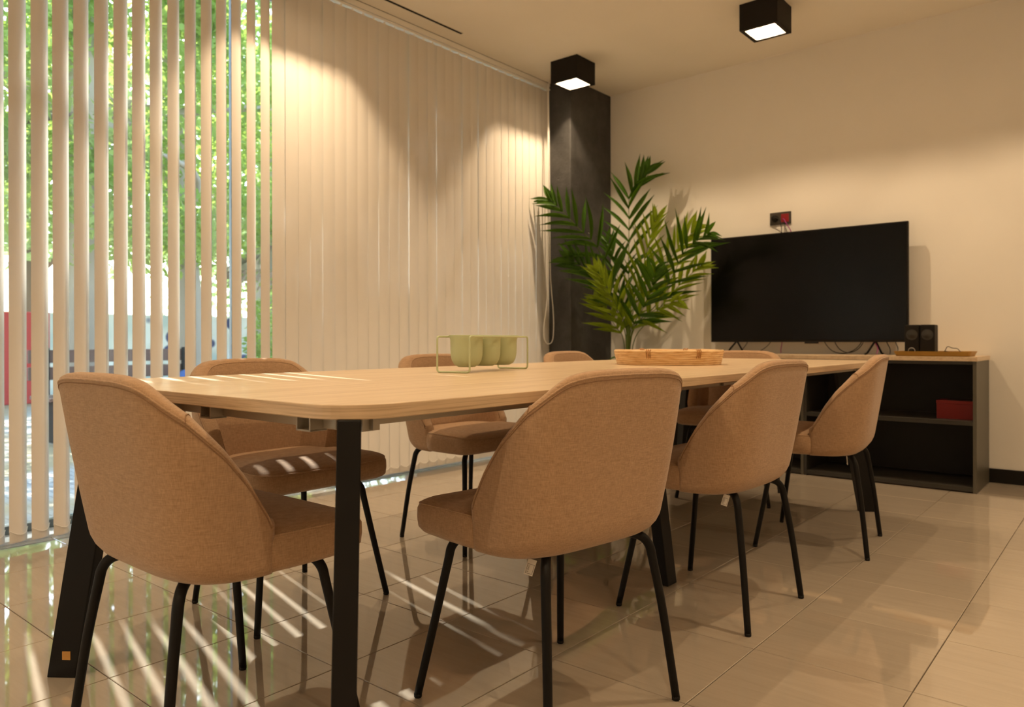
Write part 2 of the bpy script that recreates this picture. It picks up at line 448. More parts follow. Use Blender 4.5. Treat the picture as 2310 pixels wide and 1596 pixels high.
cord = smoothpath([(0.012, 4.735-yc, 2.89)]+[(0.065, y-yc, z) for y, z in [(4.653, 2.829), (4.655, 2.493), (4.65, 1.973), (4.652, 1.453), (4.641, 1.245), (4.625, 1.106), (4.597, 0.967), (4.603, 0.882), (4.648, 0.84), (4.706, 0.864), (4.723, 0.969), (4.717, 1.109), (4.693, 1.282), (4.681, 1.455), (4.673, 2.149), (4.665, 2.832)]]+[(0.012, 4.75-yc, 2.89)], 5)
MB().tube(cord, 0.0035, 6).build('pull_cord', WHITEP, blB, True)

# ------------------------------------------------------------------ chairs
PY = [-0.255, -0.243, -0.178, -0.109, -0.065, -0.042, -0.011, 0.02]
PZ = [0.788, 0.783, 0.734, 0.664, 0.602, 0.561, 0.514, 0.505]
def se(th, n=4.2):
    c, s_ = cos(th), sin(th)
    return math.copysign(abs(c)**(2/n), c), abs(s_)**(2/n)
def shell_pos(th, z, inset=0.0):
    v = max(0, min(1, (z-0.40)/0.40))
    cx, sy = se(th, 3.4+2.2*v)
    hx = 0.247+0.008*sin(pi*v)+0.004*v-inset; dy = 0.183+0.062*v-inset
    return Vector((hx*cx, -0.014-dy*sy, z))
def ztop(th):
    cx, sy = se(th)
    x = 0.248*cx; y = -0.014-0.24*sy
    z = interp(y, PY, PZ)
    k = max(0, min(1, (-y-0.19)/0.055)); k = k*k*(3-2*k)
    return z+0.020*k*(1-min(1, abs(x)/0.245)**2.4)
NC = 60
THS = [pi*(0.5-0.5*cos(pi*i/NC)) for i in range(NC+1)]
def shell_col(th):
    zt = ztop(th); col = []
    q = se(th)[1]**2; hb = 0.022+0.045*q; ib = 0.012+0.038*q
    col.append(shell_pos(th, 0.400, 0.09))
    for a in (0.0, 0.22, 0.45, 0.68, 0.88): col.append(shell_pos(th, 0.400+hb*(1-cos(a*pi/2)), ib*(1-sin(a*pi/2))))
    for k in range(9): z = 0.400+hb+(zt-0.016-0.400-hb)*k/8; col.append(shell_pos(th, z))
    for dz, i in ((-0.006, 0.003), (-0.001, 0.010), (0.0, 0.020), (-0.001, 0.031), (-0.006, 0.039), (-0.016, 0.044)):
        p = shell_pos(th, zt+dz, i); col.append(p)
    for k in range(1, 8): z = zt-0.016+(0.44-zt+0.016)*k/7; col.append(shell_pos(th, z, 0.045+0.006*sin(pi*k/7)))
    return col
def make_chair():
    r = empty('dining_chair')
    cols = [shell_col(t) for t in THS]
    def endcol(c):
        m = sum((p.x for p in c[3:])) / len(c[3:])
        return [Vector((m+(p.x-m)*0.72, p.y+0.011, p.z-(0.006 if k > 14 and k < 20 else 0))) for k, p in enumerate(c)]
    cols = [endcol(cols[0])]+cols+[endcol(cols[-1])]
    n = len(cols[0]); vs = [p for c in cols for p in c]; fs = []
    for i in range(len(cols)-1):
        for j in range(n-1): a = i*n+j; fs.append((a, a+n, a+n+1, a+1))
    fs.append(tuple(range(n))); k = (len(cols)-1)*n; fs.append(tuple(k+j for j in range(n-1, -1, -1)))
    back = mesh('backrest', vs, fs, FAB, r, True)
    # seams: outer rim, inner rim, two cross seams at the corners
    b = MB()
    b.tube([shell_pos(t, ztop(t)-0.013, 0.0005) for t in THS], 0.0022, 6)
    b.tube([shell_pos(t, ztop(t)-0.013, 0.0425) for t in THS], 0.0018, 6)
    b.build('piping', FAB, back, True)
    b = MB()
    b.tube([shell_pos(t, ztop(t)-0.021, -0.0004) for t in THS], 0.0011, 5)
    for th in (THS[15], THS[NC-15]):
        zt = ztop(th)
        b.tube([shell_pos(th, zt+dz, i) for dz, i in ((-0.014, -0.001), (-0.0055, 0.0025), (0.0, 0.010), (0.001, 0.020), (0.0, 0.031), (-0.006, 0.040), (-0.016, 0.045))], 0.0014, 5)
        b.tube([shell_pos(th, zt-0.016+(0.46-zt+0.016)*k/7, 0.0445+0.006*sin(pi*k/7)) for k in range(8)], 0.0011, 5)
    b.build('stitching', SEAM, back, True)
    # seat
    out = []
    out += [(0.0, -0.172), (0.08, -0.170), (0.13, -0.160), (0.165, -0.140), (0.188, -0.105), (0.20, -0.06), (0.206, -0.03), (0.250, -0.008)]
    R = 0.062; hw = 0.253; yf = 0.243
    out += [(hw, 0.03), (hw+0.0005, 0.09)]
    for k in range(9):
        t = pi/2*k/8; out.append((hw-R+R*cos(t)**0.9 if k < 8 else hw-R, yf-R-0.004+R*sin(t)**0.9))
    out += [(0.10, yf+0.004), (0.0, yf+0.007)]
    full = out+[(-x, y) for x, y in out[::-1][1:-1]]
    levels = [(0.399, 0.075), (0.400, 0.03), (0.405, 0.010), (0.418, 0.001), (0.440, -0.002), (0.462, -0.001), (0.474, 0.002), (0.4795, 0.0045), (0.485, 0.013), (0.490, 0.032), (0.494, 0.07), (0.497, 0.12), (0.4985, 0.18)]
    vs = []; fs = []; m = len(full); cxy = Vector((0, 0.03))
    for z, i in levels:
        for x, y in full:
            p = Vector((x, y))-cxy; l = p.length; p = p*(1-i/max(l, 0.2)); p += cxy
            zz = z - (0.010*max(0, (p.y-0.12)/0.12)**2 if z > 0.47 else 0) + (0.006*max(0, (p.y-0.10)/0.13)**2 if z < 0.41 else 0)
            vs.append((p.x, p.y, zz))
    for k in range(len(levels)-1):
        for j in range(m): a = k*m+j; a2 = k*m+(j+1) % m; fs.append((a, a2, a2+m, a+m))
    fs.append(tuple(range(m-1, -1, -1))); fs.append(tuple((len(levels)-1)*m+j for j in range(m)))
    seat = mesh('seat', vs, fs, FAB, r, True)
    k = 7; lp = [Vector(vs[k*m+j]) for j in range(7, m-6)]
    MB().tube(lp, 0.0021, 6).build('piping', FAB, seat, True)
    # legs
    MB().box(-0.11, 0.11, -0.10, 0.10, 0.388, 0.3985, 0.003).build('leg_frame', BLK, r)
    for sx in (-1, 1):
        for sy in (-1, 1):
            fx, fy = (0.245, 0.2125) if sy > 0 else (0.2135, -0.2125)
            tx, ty = (0.185, 0.152) if sy > 0 else (0.183, -0.172)
            top = 0.375
            d = Vector((fx-tx, fy-ty, 0))
            pts = [(tx-0.075, ty*0.62, 0.398), (tx-0.045, ty*0.78, 0.398), (tx-0.018, ty*0.92, 0.391), (tx+d.x*0.02+0.000, ty*1.0, 0.370),
                   (tx+d.x*0.13, ty+d.y*0.13, 0.33), (tx+d.x*0.45, ty+d.y*0.45, 0.21), (fx, fy, 0.008)]
            if sy < 0: pts = [(0.135, -0.125, 0.402), (0.160, -0.149, 0.393), (0.174, -0.163, 0.372), (0.180, -0.170, 0.335), (0.195, -0.189, 0.21), (fx, fy, 0.008)]
            pts = [(sx*p[0], p[1], p[2]) for p in pts]
            sp = smoothpath(pts, 5); ln = len(sp)
            leg = MB().tube(sp, [0.0112-0.0017*max(0, (i/ln-0.5)*2) for i in range(ln)], 12).build('leg', BLK, r, True)
            MB().lathe([(0.0085, 0), (0.0098, 0.002), (0.0098, 0.010)], 12, (sx*fx, fy, 0), True, True).build('foot_cap', BLKM, leg, True)
    return r
def text_obj(body, size, m, parent, M, name='print'):
    c = bpy.data.curves.new(name, 'FONT'); c.body = body; c.size = size; c.align_x = 'CENTER'; c.align_y = 'CENTER'; c.extrude = 0.0001
    c.materials.append(m)
    o = bpy.data.objects.new(name, c); COL.objects.link(o)
    dg = bpy.context.evaluated_depsgraph_get(); me = bpy.data.meshes.new_from_object(o.evaluated_get(dg))
    bpy.data.objects.remove(o); me.name = name
    o = bpy.data.objects.new(name, me); COL.objects.link(o); o.parent = parent; o.matrix_local = M; return o
def add_label(ch, x=-0.185, y=-0.135, rz=0.0):
    c = MB().box(-0.0095, 0.0095, -0.0004, 0.0004, -0.034, 0.0).build('care_label', PAPER, ch)
    c['label'] = 'small pale printed care label'
    c.location = (x, y, 0.400); c.rotation_euler = (radians(-8), radians(18), rz)
    b = MB()
    for a in (-1, 1):
        for x0, x1, z0, z1 in ((-0.0075, -0.0068, -0.031, -0.0105), (0.0068, 0.0075, -0.031, -0.0105), (-0.0075, 0.0075, -0.031, -0.0303), (-0.0075, 0.0075, -0.0112, -0.0105)):
            b.box(x0, x1, a*0.0004-0.0002, a*0.0004+0.0002, z0, z1)
    b.build('label_print', INK, c)
    for a in (-1, 1):
        M = Matrix.Translation((-0.004 if a < 0 else 0.004, a*0.0006, -0.0205)) @ Matrix.Rotation(pi/2, 4, 'X') @ Matrix.Rotation(0 if a < 0 else pi, 4, 'Y') @ Matrix.Rotation(-pi/2, 4, 'Z')
        text_obj('OXE II', 0.0055, INK, c, M, 'label_print')
chair0 = make_chair()
CH = [
 ('A', (-1.572, 0.842), 90.0, 'tan fabric dining chair at the near table end, its back to the viewer at left', False),
 ('B', (-1.100, 1.456), 171.3, 'tan fabric dining chair nearest on the right side of the table, paper label below', True),
 ('C', (-1.088, 2.338), 179.0, 'tan fabric dining chair in the middle of the right side of the table', True),
 ('D', (-1.059, 3.331), 187.8, 'tan fabric dining chair farthest along the right side, in front of the black shelves', True),
 ('E', (-2.187, 1.435), 0.3, 'tan fabric chair with sunlit stripes on its seat, nearest on the window side', False),
 ('F', (-2.280, 2.425), -1.5, 'tan fabric dining chair behind the green three-cup rack on the window side', False),
 ('G', (-2.255, 3.445), 0.0, 'tan fabric dining chair on the window side in front of the pillar, mostly hidden', False),
 ('H', (-1.740, 3.975), -81.0, 'tan fabric dining chair at the far end of the table below the television', False),
]
first = True
for k, c, hd, lb, lab in CH:
    o = chair0 if first else copy_tree(chair0)
    first = False
    o.location = (c[0], c[1], 0.0); o.rotation_euler = (0, 0, radians(hd-90))
    tag(o, lb, 'chair', 'tan dining chairs around the table'); 
    if lab: add_label(o, rz=radians({'B': -42, 'C': -55, 'D': -5}[k]))

# ------------------------------------------------------------------ table
TX0, TX1, TY0, TY1, TZ = -2.20, -0.980, 0.752, 4.13, 0.762
tcx, tcy = (TX0+TX1)/2, (TY0+TY1)/2
tb = empty('meeting_table', (tcx, tcy, 0)); tag(tb, 'long light oak meeting table with rounded corners and black legs', 'table')
def rrect(hx, hy, R, n=10, inset=0):
    hx -= inset; hy -= inset; R = max(R-inset, 0.001); o = []
    for cx, cy, a0 in ((hx-R, hy-R, 0), (-hx+R, hy-R, pi/2), (-hx+R, -hy+R, pi), (hx-R, -hy+R, 3*pi/2)):
        for k in range(n+1): t = a0+pi/2*k/n; o.append((cx+R*cos(t), cy+R*sin(t)))
    return o
def slab(hx, hy, R, z0, z1, bev, name, ms, parent):
    vs = []; fs = []; m = 0
    lv = [(z0, bev), (z0+bev, 0), (z1-bev, 0), (z1-bev*0.3, bev*0.3), (z1, bev)]
    for z, i in lv:
        pts = rrect(hx, hy, R, 10, i); m = len(pts); vs += [(x, y, z) for x, y in pts]
    for k in range(len(lv)-1):
        for j in range(m): fs.append((k*m+j, k*m+(j+1) % m, (k+1)*m+(j+1) % m, (k+1)*m+j))
    fs.append(tuple(range(m-1, -1, -1))); fs.append(tuple((len(lv)-1)*m+j for j in range(m)))
    o = mesh(name, vs, fs, ms, parent)
    if len(ms) > 1:
        for p in o.data.polygons: p.material_index = 0 if p.normal.z > 0.9 else 1
    return o
hx, hy = (TX1-TX0)/2, (TY1-TY0)/2
slab(hx, hy, 0.105, TZ-0.025, TZ, 0.0018, 'tabletop', [OAK, OAKE], tb)
ZB = TZ-0.025
for sx in (-1, 1):
    b = MB().box(sx*0.475-0.016, sx*0.475+0.016, -hy+0.10, hy-0.10, ZB-0.026, ZB, 0.002); b.build('side_rail', ALU, tb)
for y in (-hy+0.075, 0.0, hy-0.075):
    b = MB().box(-0.50, 0.50, y-0.014, y+0.014, ZB-0.026, ZB, 0.002); b.build('cross_rail', ALU, tb)
# open clamp brackets at both ends
for sy in (-1, 1):
    for sx in (-1, 1):
      for x in (sx*0.44, sx*0.09):
        y = sy*(hy-0.050)
        b = MB()
        b.box(x-0.022, x-0.018, y-0.016, y+0.02, ZB-0.028, ZB); b.box(x+0.018, x+0.022, y-0.016, y+0.02, ZB-0.028, ZB)
        b.box(x-0.022, x+0.022, y-0.016, y+0.02, ZB-0.030, ZB-0.027)
        b.build('clamp_bracket', ALU, tb)
      b = MB(); cx = sx*0.515; cy = sy*(hy-0.125)
      b.box(cx-0.004, cx+0.004, cy-0.02, cy+0.02, ZB-0.032, ZB); b.box(cx-0.018, cx+0.014, cy-0.004, cy+0.004, ZB-0.030, ZB)
      b.build('corner_plate', ALU, tb)
def plank(p0, p1, u, wu, wv):
    u = Vector((u[0], u[1], 0)).normalized(); v = Vector((-u.y, u.x, 0)); vs = []
    for p in (p0, p1):
        for a, b_ in ((-1, -1), (1, -1), (1, 1), (-1, 1)): vs.append(Vector(p)+u*(a*wu/2)+v*(b_*wv/2))
    bm = bmesh.new(); bv = [bm.verts.new(x) for x in vs]
    for f in ((3, 2, 1, 0), (4, 5, 6, 7), (0, 1, 5, 4), (1, 2, 6, 5), (2, 3, 7, 6), (3, 0, 4, 7)): bm.faces.new([bv[i] for i in f])
    bmesh.ops.bevel(bm, geom=list(bm.edges), offset=0.0025, segments=2, affect='EDGES', profile=0.5)
    bm.verts.index_update(); r = ([x.co.copy() for x in bm.verts], [[x.index for x in f.verts] for f in bm.faces]); bm.free(); return r
LF = {}
for sx in (-1, 1):
    for sy in (-1, 1):
        u = (sx*0.8, sy*0.6)
        ox, oy = sx*0.583, sy*1.72
        foot = Vector((ox-u[0]*0.036, oy-u[1]*0.036, 0.0))
        if sx > 0: foot = Vector((-0.957-tcx, 0.719-tcy, 0)) if sy < 0 else Vector((-1.058-tcx, 4.052-tcy, 0))
        topp = foot-Vector((u[0], u[1], 0))*0.123+Vector((0, 0, ZB))
        if sx > 0 and sy < 0: topp = Vector((-1.041-tcx, 0.804-tcy, ZB))
        w0 = plank(foot, topp, u, 0.076, 0.040)
        LF[(sx, sy)] = MB().add(*w0).build('leg', BLK, tb)
for sx in (-1, 1):
    foot = Vector((sx*0.30, -0.045, 0)); w0 = plank(foot, foot+Vector((-sx*0.09, 0, ZB-0.03)), (0, 1), 0.066, 0.042)
    MB().add(*w0).build('leg', BLK, tb)
# small copper square on the near left leg (faces the room)
u = Vector((-0.8, -0.6, 0)); v = Vector((0.6, -0.8, 0))
foot = Vector((-0.583, -1.72, 0))-u*0.036
c0 = foot-u*0.123*(0.058/ZB)+Vector((0, 0, 0.058))+v*0.0207-u*0.006
mm = Matrix(((u.x, v.x, 0, c0.x), (u.y, v.y, 0, c0.y), (0, 0, 1, c0.z), (0, 0, 0, 1)))
MB().box(-0.011, 0.011, -0.0015, 0.0012, -0.011, 0.011, 0.0005, mm).build('copper_plate', COPP, LF[(-1, -1)])

# three-cup rack
A = Vector((-1.778, 1.726, 0)); B_ = Vector((-1.662, 1.774, 0)); C_ = Vector((-1.943, 2.249, 0))
ax = (Vector((-1.745, 2.175, 0))-B_); ax.normalize()
ctr = (A+B_)/2+ax*0.205
rk = empty('cup_rack', (ctr.x, ctr.y, TZ), math.atan2(ax.y, ax.x)-pi/2)
tag(rk, 'sage green wire rack holding three hanging cups on the table', 'rack')
lw, ll, hh, r_ = 0.063, 0.205, 0.120, 0.0032
loop = []
def arc_path(pts, R, n=5):
    out = []; k = len(pts)
    for i in range(k):
        p = Vector(pts[i]); a = Vector(pts[i-1]); c = Vector(pts[(i+1) % k])
        d1 = (a-p).normalized(); d2 = (c-p).normalized()
        for j in range(n+1):
            t = j/n; q0 = p+d1*R*(1-t); q1 = p+d2*R*t; out.append(q0*(1-t)+q1*t)
    return out
MB().tube(arc_path([(-lw, -ll, r_), (lw, -ll, r_), (lw, -ll, hh), (lw, ll, hh), (lw, ll, r_), (-lw, ll, r_), (-lw, ll, hh), (-lw, -ll, hh)], 0.011), r_, 8, closed=True).build('wire_frame', GREEN, rk, True)
def cup(y, k):
    prof = [(0.001, 0.018), (0.028, 0.018), (0.042, 0.026), (0.050, 0.040), (0.0535, 0.058), (0.0545, 0.080), (0.0550, 0.110), (0.0605, 0.1235), (0.0600, 0.1255), (0.052, 0.1245), (0.0515, 0.085), (0.049, 0.055), (0.040, 0.034), (0.02, 0.026), (0.001, 0.025)]
    o = MB().lathe(prof, 40, (0, 0, 0), True, True).build('hanging_cup', GREEND, rk, True)
    o.location = (0, y, 0); return o
for k, y in enumerate((-0.122, 0.0, 0.122)): cup(y, k)

# round cane tray
trc = (-1.600, 2.985)
tr = empty('cane_tray', (trc[0], trc[1], TZ)); tag(tr, 'round tray of stacked pale cane hoops on the oak table', 'tray')
RT = 0.222
for i in range(7):
    rr = RT+0.004*i*0.5
    pts = [((rr)*cos(t*2*pi/64), (rr)*sin(t*2*pi/64), 0.0048+0.0089*i+0.0008*sin(t*0.6+i)) for t in range(64)]
    MB().tube(pts, 0.0056, 8, closed=True).build('cane_hoop', RATT, tr, True)
MB().lathe([(0.001, 0.001), (RT, 0.001), (RT, 0.006), (0.001, 0.006)], 48, (0, 0, 0), True, True).build('tray_base', RATT, tr)
for a in (radians(-82), radians(-30), radians(150), radians(98)):
    for da in (-0.035, 0.0, 0.035):
        b = MB(); t = a+da
        p = [(RT+0.009, 0.030), (RT+0.016, 0.045), (RT+0.018, 0.060), (RT+0.012, 0.067), (RT+0.004, 0.062), (RT-0.002, 0.03)]
        b.tube([(q*cos(t), q*sin(t), z) for q, z in p], 0.0022, 6); b.build('cane_wrapping', RATTD, tr, True)

# ------------------------------------------------------------------ cabinets and top
def make_cab(x0, x1, name='open_cabinet'):
    w = x1-x0; y0, y1 = 4.881, 5.335; zt = 0.744; t = 0.018
    r = empty(name, ((x0+x1)/2, y0, 0)); h = w/2; d = y1-y0
    MB().box(h-t, h, 0, d, 0.0, zt, 0.0008).build('side_panel', CABLIT, r)
    MB().box(-h, -h+t, 0, d, 0.0, zt, 0.0008).build('side_panel', CABB, r)
    MB().box(-h+t, h-t, 0.002, d, 0.008, 0.033, 0.0008).build('bottom_panel', CABB, r)
    MB().box(-h+t, h-t, 0.003, d-0.004, 0.381, 0.406, 0.0008).build('shelf', CABB, r)
    MB().box(-h+t, h-t, 0.002, d, zt-t, zt, 0.0008).build('top_panel', CABB, r)
    MB().box(-h+t, h-t, d-0.008, d, 0.033, zt-t).build('back_panel', CABI, r)
    return r
c1 = make_cab(-1.650, -0.697); tag(c1, 'black open cabinet right of the table with a red box on its shelf', 'cabinet', 'black open cabinets under the television')
c2 = make_cab(-2.604, -1.652); tag(c2, 'black open cabinet mostly hidden behind the chairs and table end', 'cabinet', 'black open cabinets under the television')
wt = MB().box(-2.606, -0.692, 4.876, 5.340, 0.7445, 0.770, 0.0015).build('cabinet_worktop', OAK); tag(wt, 'light oak worktop lying across both black cabinets', 'worktop')
rb = empty('card_box', (-0.820, 5.03, 0.406)); tag(rb, 'red box on the middle shelf of the right cabinet', 'box')
MB().box(-0.092, 0.092, -0.06, 0.09, 0.0, 0.088, 0.001).build('box_body', REDB, rb)
MB().box(-0.094, 0.094, -0.062, 0.092, 0.0885, 0.106, 0.001).build('lid', REDB, rb)
MB().box(-0.05, 0.094, -0.02, 0.09, 0.1061, 0.1075, 0.0003).build('lid_sticker', CABI, rb)

# television
TVX0, TVX1, TVZ0, TVZ1, TVY = -2.449, -1.118, 0.852, 1.6215, 5.232
tv = empty('television', ((TVX0+TVX1)/2, TVY, 0.7705)); tag(tv, 'large black flat-screen television standing on the oak worktop', 'television')
th_ = (TVX1-TVX0)/2; z0, z1 = TVZ0-0.7705, TVZ1-0.7705
MB().box(-th_, th_, 0.0, 0.03, z0, z1, 0.002).build('screen_housing', BLKM, tv)
MB().box(-th_+0.008, th_-0.008, -0.0015, 0.002, z0+0.014, z1-0.008).build('screen', SCREEN, tv)
MB().box(-th_*0.7, th_*0.7, 0.03, 0.065, z0+0.09, z0+0.45, 0.008).build('rear_housing', BLKM, tv)
MB().box(0.02, 0.11, -0.004, 0.02, z0-0.010, z0+0.002, 0.003).build('sensor_bar', BLKM, tv)
for sx in (-1, 1):
    b = MB(); x = sx*0.47
    b.tube([(x, 0.015, z0+0.01), (x-0.022, -0.10, 0.009), (x-0.026, -0.125, 0.006)], 0.0062, 8)
    b.tube([(x, 0.015, z0+0.01), (x+0.022, 0.075, 0.009), (x+0.026, 0.095, 0.006)], 0.0062, 8)
    b.build('stand_foot', BLK, tv, True)

# speakers, tray
ty0 = empty('desk_tray', (-0.925, 5.00, 0.770)); tag(ty0, 'mustard rectangular tray under the two speakers on the worktop', 'tray')
bm_ = MB()
def trayring(hx, hy, z): return [(x, y, z) for x, y in rrect(hx, hy, 0.02, 4)]
rings = [trayring(0.190, 0.105, 0.0008), trayring(0.202, 0.117, 0.029), trayring(0.199, 0.114, 0.029), trayring(0.187, 0.102, 0.0045)]
vs = []; m = len(rings[0])
for q in rings: vs += q
fs = [(k*m+j, k*m+(j+1) % m, (k+1)*m+(j+1) % m, (k+1)*m+j) for k in range(3) for j in range(m)]+[tuple(range(m-1, -1, -1)), tuple(3*m+j for j in range(m))]
mesh('tray_body', vs, fs, MUST, ty0)
def make_speaker(x, label, knob):
    s = empty('desk_speaker', (x, 5.005, 0.7750)); tag(s, label, 'speaker', 'pair of small desk speakers')
    MB().box(-0.0395, 0.0395, -0.03, 0.065, 0.0, 0.182, 0.006).build('speaker_body', BLKM, s)
    b = MB(); vs = []
    n = 32
    for q, yy in ((0.032, -0.0302), (0.031, -0.0306), (0.029, -0.0306), (0.026, -0.0303), (0.018, -0.0325), (0.010, -0.0345), (0.001, -0.0355)):
        for j in range(n): t = 2*pi*j/n; vs.append((q*cos(t), yy, 0.122+q*sin(t)))
    b.add(vs, [(i*n+j, (i+1)*n+j, (i+1)*n+(j+1) % n, i*n+(j+1) % n) for i in range(6) for j in range(n)])
    b.build('speaker_cone', CONE, s, True)
    if knob:
        b = MB(); b.tube([(0.0195*cos(t*2*pi/28)*0.9, -0.0325, 0.026+0.0195*sin(t*2*pi/28)*0.9) for t in range(28)], 0.0022, 6, closed=True); b.build('volume_ring', SILV, s, True)
        vs = []
        for q, yy in ((0.0150, -0.030), (0.0145, -0.040), (0.001, -0.0405)):
            for j in range(20): t = 2*pi*j/20; vs.append((q*cos(t), yy, 0.026+q*sin(t)))
        MB().add(vs, [(i*20+j, (i+1)*20+j, (i+1)*20+(j+1) % 20, i*20+(j+1) % 20) for i in range(2) for j in range(20)]).build('volume_knob', BLKM, s, True)
    else:
        M = Matrix.Translation((0.002, -0.0306, 0.020)) @ Matrix.Rotation(pi/2, 4, 'X')
        text_obj('TRUST', 0.009, CONE, s, M, 'maker_print')
make_speaker(-1.044, 'small black desk speaker with a silver ringed volume knob, left of the pair', True)
make_speaker(-0.961, 'small black desk speaker without a knob, right of the pair', False)
def cable(pts, r, m, label, n=8, group=None):
    o = MB().tube(smoothpath(pts, n), r, 6).build('cable', m, None, True); tag(o, label, 'cable', group); return o
cable([(-0.925, 5.05, 0.782), (-0.90, 5.03, 0.790), (-0.875, 5.00, 0.800), (-0.86, 5.00, 0.826), (-0.835, 5.0, 0.818), (-0.81, 5.0, 0.815), (-0.795, 4.99, 0.800), (-0.775, 4.98, 0.786), (-0.79, 5.03, 0.782), (-0.84, 5.05, 0.79), (-0.88, 5.04, 0.80), (-0.83, 4.97, 0.786), (-0.87, 4.96, 0.784)], 0.0022, CABK, 'thin black speaker cable bunched in the mustard tray')

# wall outlet
ot = empty('wall_outlet', (-1.969, YW-0.0005, 1.740)); tag(ot, 'dark double socket plate with a red insert above the television', 'outlet')
MB().box(-0.076, 0.076, -0.010, 0, -0.045, 0.045, 0.003).build('socket_plate', mat('dark_plate', (0.045, 0.035, 0.022), 0.5), ot)
MB().box(0.006, 0.062, -0.0125, -0.008, -0.030, 0.030, 0.002).build('red_insert', REDP, ot)
vs = []
for q, yy in ((0.024, -0.010), (0.022, -0.034), (0.014, -0.040), (0.001, -0.040)):
    for j in range(20): t = 2*pi*j/20; vs.append((-0.036+q*cos(t), yy, q*sin(t)))
MB().add(vs, [(i*20+j, (i+1)*20+j, (i+1)*20+(j+1) % 20, i*20+(j+1) % 20) for i in range(3) for j in range(20)]).build('plug', BLKM, ot, True)
ox = -1.969
cable([(ox-0.036, YW-0.040, 1.740), (ox-0.015, YW-0.055, 1.742), (ox+0.008, YW-0.05, 1.72), (ox+0.016, YW-0.03, 1.66), (ox+0.014, YW-0.03, 1.55), (ox+0.02, YW-0.04, 1.3)], 0.0028, CABK, 'black power cable running from the plug down behind the television')
cable([(ox+0.02, YW-0.012, 1.735), (ox+0.035, YW-0.03, 1.725), (ox+0.055, YW-0.035, 1.69), (ox+0.09, YW-0.03, 1.62), (ox+0.14, YW-0.04, 1.45)], 0.0032, PURP, 'purple network cable leaving the red socket insert')
cable([(ox+0.036, YW-0.012, 1.710), (ox+0.040, YW-0.03, 1.68), (ox+0.036, YW-0.03, 1.60), (ox+0.05, YW-0.04, 1.4)], 0.0026, CABK, 'black cable dropping from below the red socket insert')
# cables hanging below the television
def hang(x0, x1, dz, y, m=CABK, r=0.0028, lb=''):
    return cable([(x0, y, 0.90), (x0, y, 0.852), (x0+(x1-x0)*0.2, y, 0.852-dz*0.75), (x0+(x1-x0)*0.5, y-0.005, 0.852-dz), (x0+(x1-x0)*0.8, y, 0.852-dz*0.7), (x1, y, 0.852), (x1, y, 0.90)], r, m, lb)
hang(-1.642, -1.407, 0.076, 5.275, lb='widest black cable loop hanging below the right of the television')
hang(-1.581, -1.401, 0.070, 5.295, lb='narrower black cable loop hanging inside the wide one below the television')
cable([(-2.186, 5.275, 0.90), (-2.186, 5.275, 0.852), (-2.217, 5.265, 0.80), (-2.222, 5.265, 0.776)], 0.0025, CABK, 'black cable beside the left television foot')
cable([(-2.017, 5.275, 0.90), (-2.017, 5.275, 0.852), (-2.053, 5.265, 0.81), (-2.104, 5.255, 0.78), (-2.124, 5.225, 0.774)], 0.0025, CABK, 'black cable curving left below the television middle')
cable([(-1.937, 5.285, 0.90), (-1.937, 5.285, 0.852), (-1.945, 5.285, 0.80), (-1.945, 5.285, 0.774)], 0.003, PURP, 'purple cable hanging straight below the television middle')
cable([(-1.324, 5.255, 0.90), (-1.319, 5.255, 0.852), (-1.299, 5.245, 0.81), (-1.302, 5.225, 0.775)], 0.003, PURP, 'purple cable beside the right television foot')
cable([(-1.247, 5.255, 0.90), (-1.247, 5.255, 0.852), (-1.227, 5.245, 0.81), (-1.222, 5.225, 0.775)], 0.003, CABK, 'black cable just right of the right television foot')
cable([(-1.196, 5.255, 0.90), (-1.196, 5.255, 0.852), (-1.180, 5.245, 0.81), (-1.185, 5.225, 0.775)], 0.003, CABK, 'black cable hanging between the right television foot and the speakers')

# ------------------------------------------------------------------ palm
PLX, PLY = -2.98, 4.93
pm = empty('potted_palm', (PLX, PLY, 0)); tag(pm, 'tall potted palm with long feathery fronds between pillar and television', 'plant')
MB().lathe([(0.11, 0.0), (0.13, 0.02), (0.155, 0.30), (0.16, 0.33), (0.148, 0.33), (0.143, 0.29)], 32, (0, 0, 0), True).build('pot', POT, pm, True)
MB().lathe([(0.001, 0.285), (0.144, 0.285)], 24, (0, 0, 0), False).build('soil', SOIL, pm)
MB().tube(smoothpath([(0, 0, 0.28), (0.005, 0, 0.6), (0.0, -0.005, 0.85), (0.01, 0, 1.12)], 5), [0.021-0.006*i/15 for i in range(16)], 10).build('trunk', STEM, pm, True)
LM = {}
def leaflet_mesh(kind):
    if kind in LM: return LM[kind]
    n = 7; vs = []; fs = []
    for i in range(n+1):
        t = i/n; w = 0.5*(sin(pi*min(1, t*0.93+0.07))**0.75)*(1-t**5) ; y = t
        zc = -0.16*t*t
        for k in (-1, 0, 1): vs.append((k*w, y, zc+(0.22*w if k else 0)))
    for i in range(n):
        for k in range(2): a = i*3+k; fs.append((a, a+1, a+4, a+3))
    me = bpy.data.meshes.new('leaflet'); me.from_pydata(vs, [], fs); me.materials.append(LEAFA if kind == 'a' else LEAFB)
    me.polygons.foreach_set('use_smooth', [True]*len(me.polygons)); me.update(); LM[kind] = me; return me
